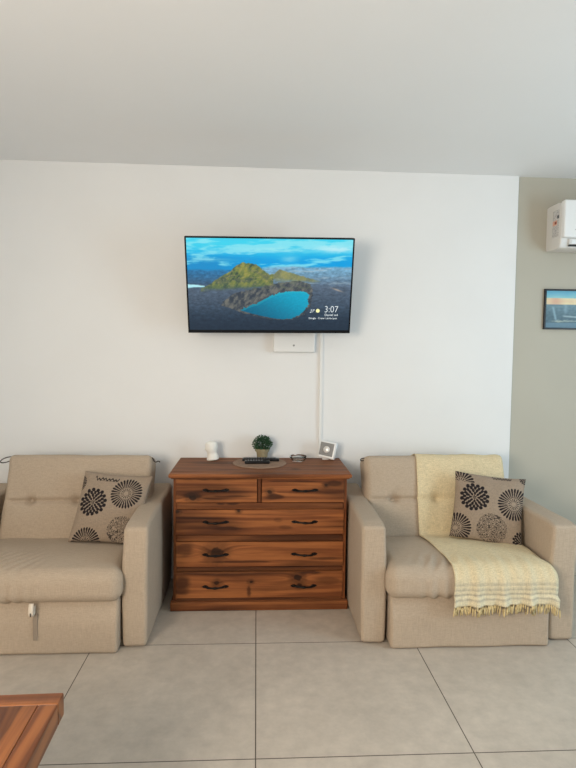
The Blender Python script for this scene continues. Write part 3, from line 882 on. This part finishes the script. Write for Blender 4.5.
# framed picture
pic = thing('picture_frame', 'black framed landscape picture on beige wall below the air conditioner', 'picture', (2.03, AY, 1.628))
px0, px1, pz0, pz1, fw = 1.848, 2.228, 1.628, 1.888, .011
V = []; F = []
for lo, hi in (((px0, AY-.018, pz0), (px1, AY, pz0+fw)), ((px0, AY-.018, pz1-fw), (px1, AY, pz1)),
               ((px0, AY-.018, pz0+fw), (px0+fw, AY, pz1-fw)), ((px1-fw, AY-.018, pz0+fw), (px1, AY, pz1-fw))):
    v, f = rbox_geo([hi[i]-lo[i] for i in range(3)], .0015, (1, 1, 1)); b = len(V)
    V += [p+Vector([(hi[i]+lo[i])/2 for i in range(3)]) for p in v]; F += [[i+b for i in q] for q in f]
add_mesh('frame', V, F, M['black_frame'], pic, angle=40)
def art(X, Y):   # X 0..1.5 across (1 = photo edge), Y 0..1 down
    n = nz(X*4, Y*9, 1); n2 = nz(X*11, Y*22, 2)
    if Y < .2: c = lerp((96, 168, 196), (130, 190, 200), sm(0, .2, Y)+.4*n)
    elif Y < .36: c = lerp((222, 200, 160), (232, 214, 170), .5+n); c = lerp(c, (205, 150, 130), .6*math.exp(-((X-.3)/.18)**2))
    else:
        c = lerp((86, 118, 130), (48, 78, 92), sm(.36, .75, Y)+.5*n2)
        c = lerp(c, (150, 185, 200), .75*math.exp(-((X-(.22+.28*(Y-.4)))/.035)**2)*sm(.40, .48, Y)*sm(.85, .75, Y))
        c = lerp(c, (130, 165, 180), .6*math.exp(-((X-.62)/.05)**2)*sm(.66, .55, Y))
        c = lerp(c, (205, 205, 175), .75*math.exp(-((Y-.82-.01*n2*4)/.018)**2)*sm(.15, .3, X))
        c = lerp(c, (200, 215, 215), .7*math.exp(-((Y-.69-.05*(X-.7))/.02)**2)*sm(.5, .6, X))
        c = lerp(c, (150, 172, 182), .22)
        if Y > .86: c = lerp(c, (98, 132, 152), .7)
        if X > .98 and Y > .4: c = lerp(c, (25, 40, 52), .8)
    return c
V = []; F = []; C = []
NU, NV = 90, 64
for j in range(NV+1):
    for i in range(NU+1):
        u, v = i/NU, j/NV
        V.append(Vector((px0+fw+(px1-px0-2*fw)*u, AY-.008, pz0+fw+(pz1-pz0-2*fw)*v))); C.append(lin(art(u*1.65, 1-v)))
for j in range(NV):
    for i in range(NU):
        a = j*(NU+1)+i; F.append((a, a+1, a+NU+2, a+NU+1))
add_mesh('print', V, F, M['art'], pic, C)
rbox('backing', (px0+fw-.001, AY-.0075, pz0+fw-.001), (px1-fw+.001, AY, pz1-fw+.001), 0, M['black_frame'], pic)

# ------------------------------------------------------------------ things on the chest of drawers
ZT = .7852
# woven round mat
mt_c = (.015, 3.357, ZT)
prof = [(0, .0)]+[(.160, 0), (.1625, .002), (.160, .0045)]
for k in range(26, -1, -1):
    r = .158*k/26; prof.append((r, .0052+.0009*math.cos(k*PI)))
o = lathe('placemat', prof, mt_c, M['mat_'], None, 48, origin=mt_c, close=False)
tag(o, 'round woven tan mat lying on the chest of drawers', 'placemat')
ZM = ZT+.0065
# bust
def bust():
    c = Vector((-.276, 3.445, ZT))
    R = Matrix.Rotation(math.radians(-8), 3, 'Y')
    seg = 28; rings = 40; V = []; F = []
    prof = [(0, .036, .030), (.006, .038, .032), (.012, .037, .030), (.020, .035, .028), (.030, .033, .027), (.040, .030, .026), (.046, .029, .026), (.052, .030, .028),
            (.060, .0325, .030), (.072, .0355, .033), (.084, .0370, .034), (.095, .0365, .034), (.104, .034, .032), (.111, .026, .025), (.115, .012, .012), (.116, .0005, .0005)]
    for (z, rx, ry) in prof:
        for k in range(seg):
            a = 2*PI*k/seg; x = rx*math.cos(a); y = ry*math.sin(a)
            face = math.exp(-((a-PI*1.12)/.45)**2)   # the face looks left
            if .046 < z < .10:
                nose = math.exp(-((z-.072)/.006)**2)*.011+math.exp(-((z-.056)/.004)**2)*.005-math.exp(-((z-.064)/.004)**2)*.005-math.exp(-((z-.080)/.004)**2)*.006
                x += math.cos(a)*nose*face; y += math.sin(a)*nose*face
                hair = 1-face
                q = nz(math.cos(a)*5, math.sin(a)*5, z*130); x += math.cos(a)*.004*q*hair; y += math.sin(a)*.004*q*hair
            elif z <= .04:
                q = nz(math.cos(a)*3, math.sin(a)*3, z*80); x += math.cos(a)*.003*q; y += math.sin(a)*.003*q
            V.append(c+R @ Vector((x, y, z))+Vector((0.004, 0, 0.004 if z > 0 else .005)))
    n = len(prof)
    for i in range(n-1):
        for k in range(seg):
            k2 = (k+1) % seg; F.append((i*seg+k, i*seg+k2, (i+1)*seg+k2, (i+1)*seg+k))
    F.append(tuple(range(seg))[::-1]); F.append(tuple((n-1)*seg+k for k in range(seg)))
    for v in V: v.z = max(v.z, ZT)
    o = add_mesh('bust_figurine', V, F, M['plaster'], None, origin=c)
    tag(o, 'small white plaster bust figurine on left of the chest of drawers', 'figurine')
bust()
# plant
pc = Vector((.031, 3.472, ZM))
plant = thing('potted_plant', 'little round green plant in tapered clay pot behind the remotes', 'plant', pc)
lathe('pot', [(0, 0), (.030, 0), (.0315, .003), (.037, .045), (.0375, .046), (.043, .0465), (.045, .050), (.0455, .064), (.043, .066), (.040, .064), (.038, .056), (0, .056)], pc, M['pot'], plant, 28, close=False)
lathe('soil', [(0, .0565), (.0382, .0565), (.036, .060), (0, .062)], pc, M['soil'], plant, 20, close=False)
tube('stem', [pc+Vector((0, 0, .058)), pc+Vector((.002, 0, .08)), pc+Vector((0, 0, .10))], .004, M['soil'], plant, 6)
V = []; F = []
for k in range(950):
    z = random.uniform(-.85, 1); a = random.uniform(0, 2*PI); rr = math.sqrt(1-z*z)
    d = Vector((rr*math.cos(a), rr*math.sin(a), z)); rad = .046*random.uniform(.5, 1.12)
    p = pc+Vector((0, 0, .094))+Vector((d.x*rad*1.10, d.y*rad*1.05, d.z*rad*.92))
    if random.random() < .05: p = p + d*.006
    up = Vector((random.uniform(-1, 1), random.uniform(-1, 1), random.uniform(-.3, 1)))
    t = (d*1.2+up*.8).normalized(); s = t.cross(Vector((random.random(), random.random(), random.random()))).normalized(); nn = t.cross(s)
    l = random.uniform(.010, .016); w = l*.32; b = len(V)
    V += [p, p+t*l*.5+s*w+nn*.001, p+t*l, p+t*l*.5-s*w+nn*.001, p+t*l*.5-nn*.0015]
    F += [(b, b+1, b+4), (b+1, b+2, b+4), (b+2, b+3, b+4), (b+3, b, b+4)]
add_mesh('foliage', V, F, M['leaf'], plant, smooth=False)
# remotes
def remote(c, L, W, rot, label):
    R = Matrix.Translation(c) @ Matrix.Rotation(math.radians(rot), 4, 'Z')
    t = thing('remote_control', label, 'remote control', c, 'remote controls on the woven mat')
    rbox('shell', (-L/2, -W/2, 0), (L/2, W/2, .017), .006, M['dark'], t, mtx=R, n=(3, 2, 1))
    rbox('keypad', (-L/2+.012, -W/2+.007, .0168), (L/2-.02, W/2-.007, .0182), .0006, M['bezel'], t, mtx=R)
    V = []; F = []
    for i in range(int((L-.04)/.016)):
        for j in (-1, 0, 1):
            v, f = rbox_geo((.008, .006, .0016), .0006, (1, 1, 1)); b = len(V)
            V += [R @ (p+Vector((-L/2+.022+i*.016, j*.010, .0186))) for p in v]; F += [[q+b for q in g] for g in f]
    add_mesh('buttons', V, F, M['grey'], t)
remote(Vector((.022, 3.405, ZM)), .225, .038, -1.5, 'long black remote control lying at the foot of the potted plant')
remote(Vector((.000, 3.325, ZM)), .150, .040, 1.0, 'short black remote control at the front of the mat')
# glass dish
gc = (.252, 3.425, ZT)
gp = [(0, .0), (.030, 0), (.040, .004), (.049, .018), (.052, .034), (.0495, .0345), (.0455, .022), (.037, .009), (.028, .0065), (0, .0065)]
V = []; F = []; seg = 48
for (r, z) in gp:
    for k in range(seg):
        a = 2*PI*k/seg; notch = .007*max(0, math.cos(3*a+.8))**10*(1 if z > .025 else 0)
        V.append(Vector((gc[0]+r*math.cos(a), gc[1]+r*math.sin(a), gc[2]+z-notch)))
for i in range(len(gp)-1):
    for k in range(seg):
        k2 = (k+1) % seg; F.append((i*seg+k, i*seg+k2, (i+1)*seg+k2, (i+1)*seg+k))
o = add_mesh('glass_dish', V, F, M['glass'], None, origin=gc)
bm = bmesh.new(); bm.from_mesh(o.data); bmesh.ops.remove_doubles(bm, verts=bm.verts, dist=1e-6); bm.to_mesh(o.data); bm.free()
tag(o, 'small round clear glass dish between plant and square clock', 'glass dish')
# square clock / desk gadget
qc = Vector((.428, 3.455, ZT))
Rk = Matrix.Translation(qc) @ Matrix.Rotation(math.radians(-22), 4, 'Z') @ Matrix.Rotation(math.radians(-12), 4, 'X')
Rk = Matrix.Translation((0, 0, .006)) @ Rk @ Matrix.Rotation(math.radians(8), 4, 'Y')
clock = thing('desk_clock', 'small white square clock with grey face and round dial', 'clock', qc)
rbox('case', (-.054, -.016, .006), (.054, .018, .112), .009, M['plastic'], clock, mtx=Rk, n=(2, 1, 2))
rbox('face_panel', (-.047, -.0178, .022), (.040, -.0155, .103), .001, M['panel'], clock, mtx=Rk)
dm = Rk @ Matrix.Translation((-.003, -.0178, .061)) @ Matrix.Rotation(PI/2, 4, 'X')
lathe('dial', [(0, 0), (.021, 0), (.021, .002), (.018, .004), (0, .0045)], (0, 0, 0), M['silver'], clock, 28, mtx=dm, close=False)
rbox('stand', (-.02, .012, .0), (.02, .040, .012), .003, M['plastic'], clock, mtx=Matrix.Translation(qc))

# ------------------------------------------------------------------ coffee table
tr = math.radians(1.6)
TR_ = Vector((-.566, 1.629, 0))
tM = Matrix.Translation(TR_) @ Matrix.Rotation(tr, 4, 'Z')
TZ, TT, TWd, TLn = .45, .068, .66, 1.10
table = thing('coffee_table', 'orange brown solid wood coffee table cropped at lower left corner', 'table', (tM @ Vector((-TWd/2, -TLn/2, 0))))
def tplank(name, lo, hi, seed, axis, knots=(), streaks=(), n=None, r=.004):
    c = [(hi[i]+lo[i])/2 for i in range(3)]
    L = [hi[i]-lo[i] for i in range(3)]
    if n is None: n = [max(2, min(180, int(L[i]/(.008 if i == axis else .003)))) for i in range(3)]
    def col(x, y, z, s):
        p = (x+c[0], y+c[1], z+c[2])
        if axis == 1: u, v = p[1], p[0]+.8*p[2]+.16*p[1]*(1 if p[0] < -.1 else 0)
        elif axis == 0: u, v = p[0], p[1]+.8*p[2]
        else: u, v = p[2], p[0]+p[1]
        return wood_color(u, v, seed, knots, PT, streaks)
    return rbox(name, lo, hi, r, M['twood'], table, n=n, color=col, mtx=tM, angle=40)
fwid = .055
for k, (x0, x1) in enumerate(((-.66+fwid, -.51), (-.51, -.41), (-.41, -.30), (-.30, -.19), (-.19, -fwid))):
    tplank('plank', (x0+.0006, -TLn+fwid, TZ-.03), (x1-.0006, -fwid-.0006, TZ-.001), 20.3+k*1.7, 1, r=.0015,
           streaks=((-.3-.1*k, (x0+x1)/2+.36-.05, .3, .015, .8), (-.15, x1-.02+.36-.03, .2, .01, .7)))
tplank('edge_board', (-.66, -fwid, TZ-TT), (0, 0, TZ), 31.1, 0, r=.005, n=(90, 14, 16))
tplank('edge_board', (-.66, -TLn, TZ-TT), (0, -TLn+fwid-.0006, TZ), 32.1, 0, r=.005, n=(90, 14, 16))
tplank('edge_board', (-fwid, -TLn+fwid, TZ-TT), (0, -fwid-.0006, TZ), 33.1, 1, r=.005, n=(14, 120, 16), knots=((-.34, .33, .012),))
tplank('edge_board', (-.66, -TLn+fwid, TZ-TT), (-.66+fwid, -fwid-.0006, TZ), 34.1, 1, r=.005, n=(14, 100, 16))
for sx in (0, 1):
    for sy in (0, 1):
        lx = -.14-.075 if sx else -.66+.14; ly = -.10-.075 if sy else -TLn+.10
        tplank('leg', (lx, ly, 0), (lx+.075, ly+.075, TZ-TT), 40+sx*2+sy, 2, n=(6, 6, 40))
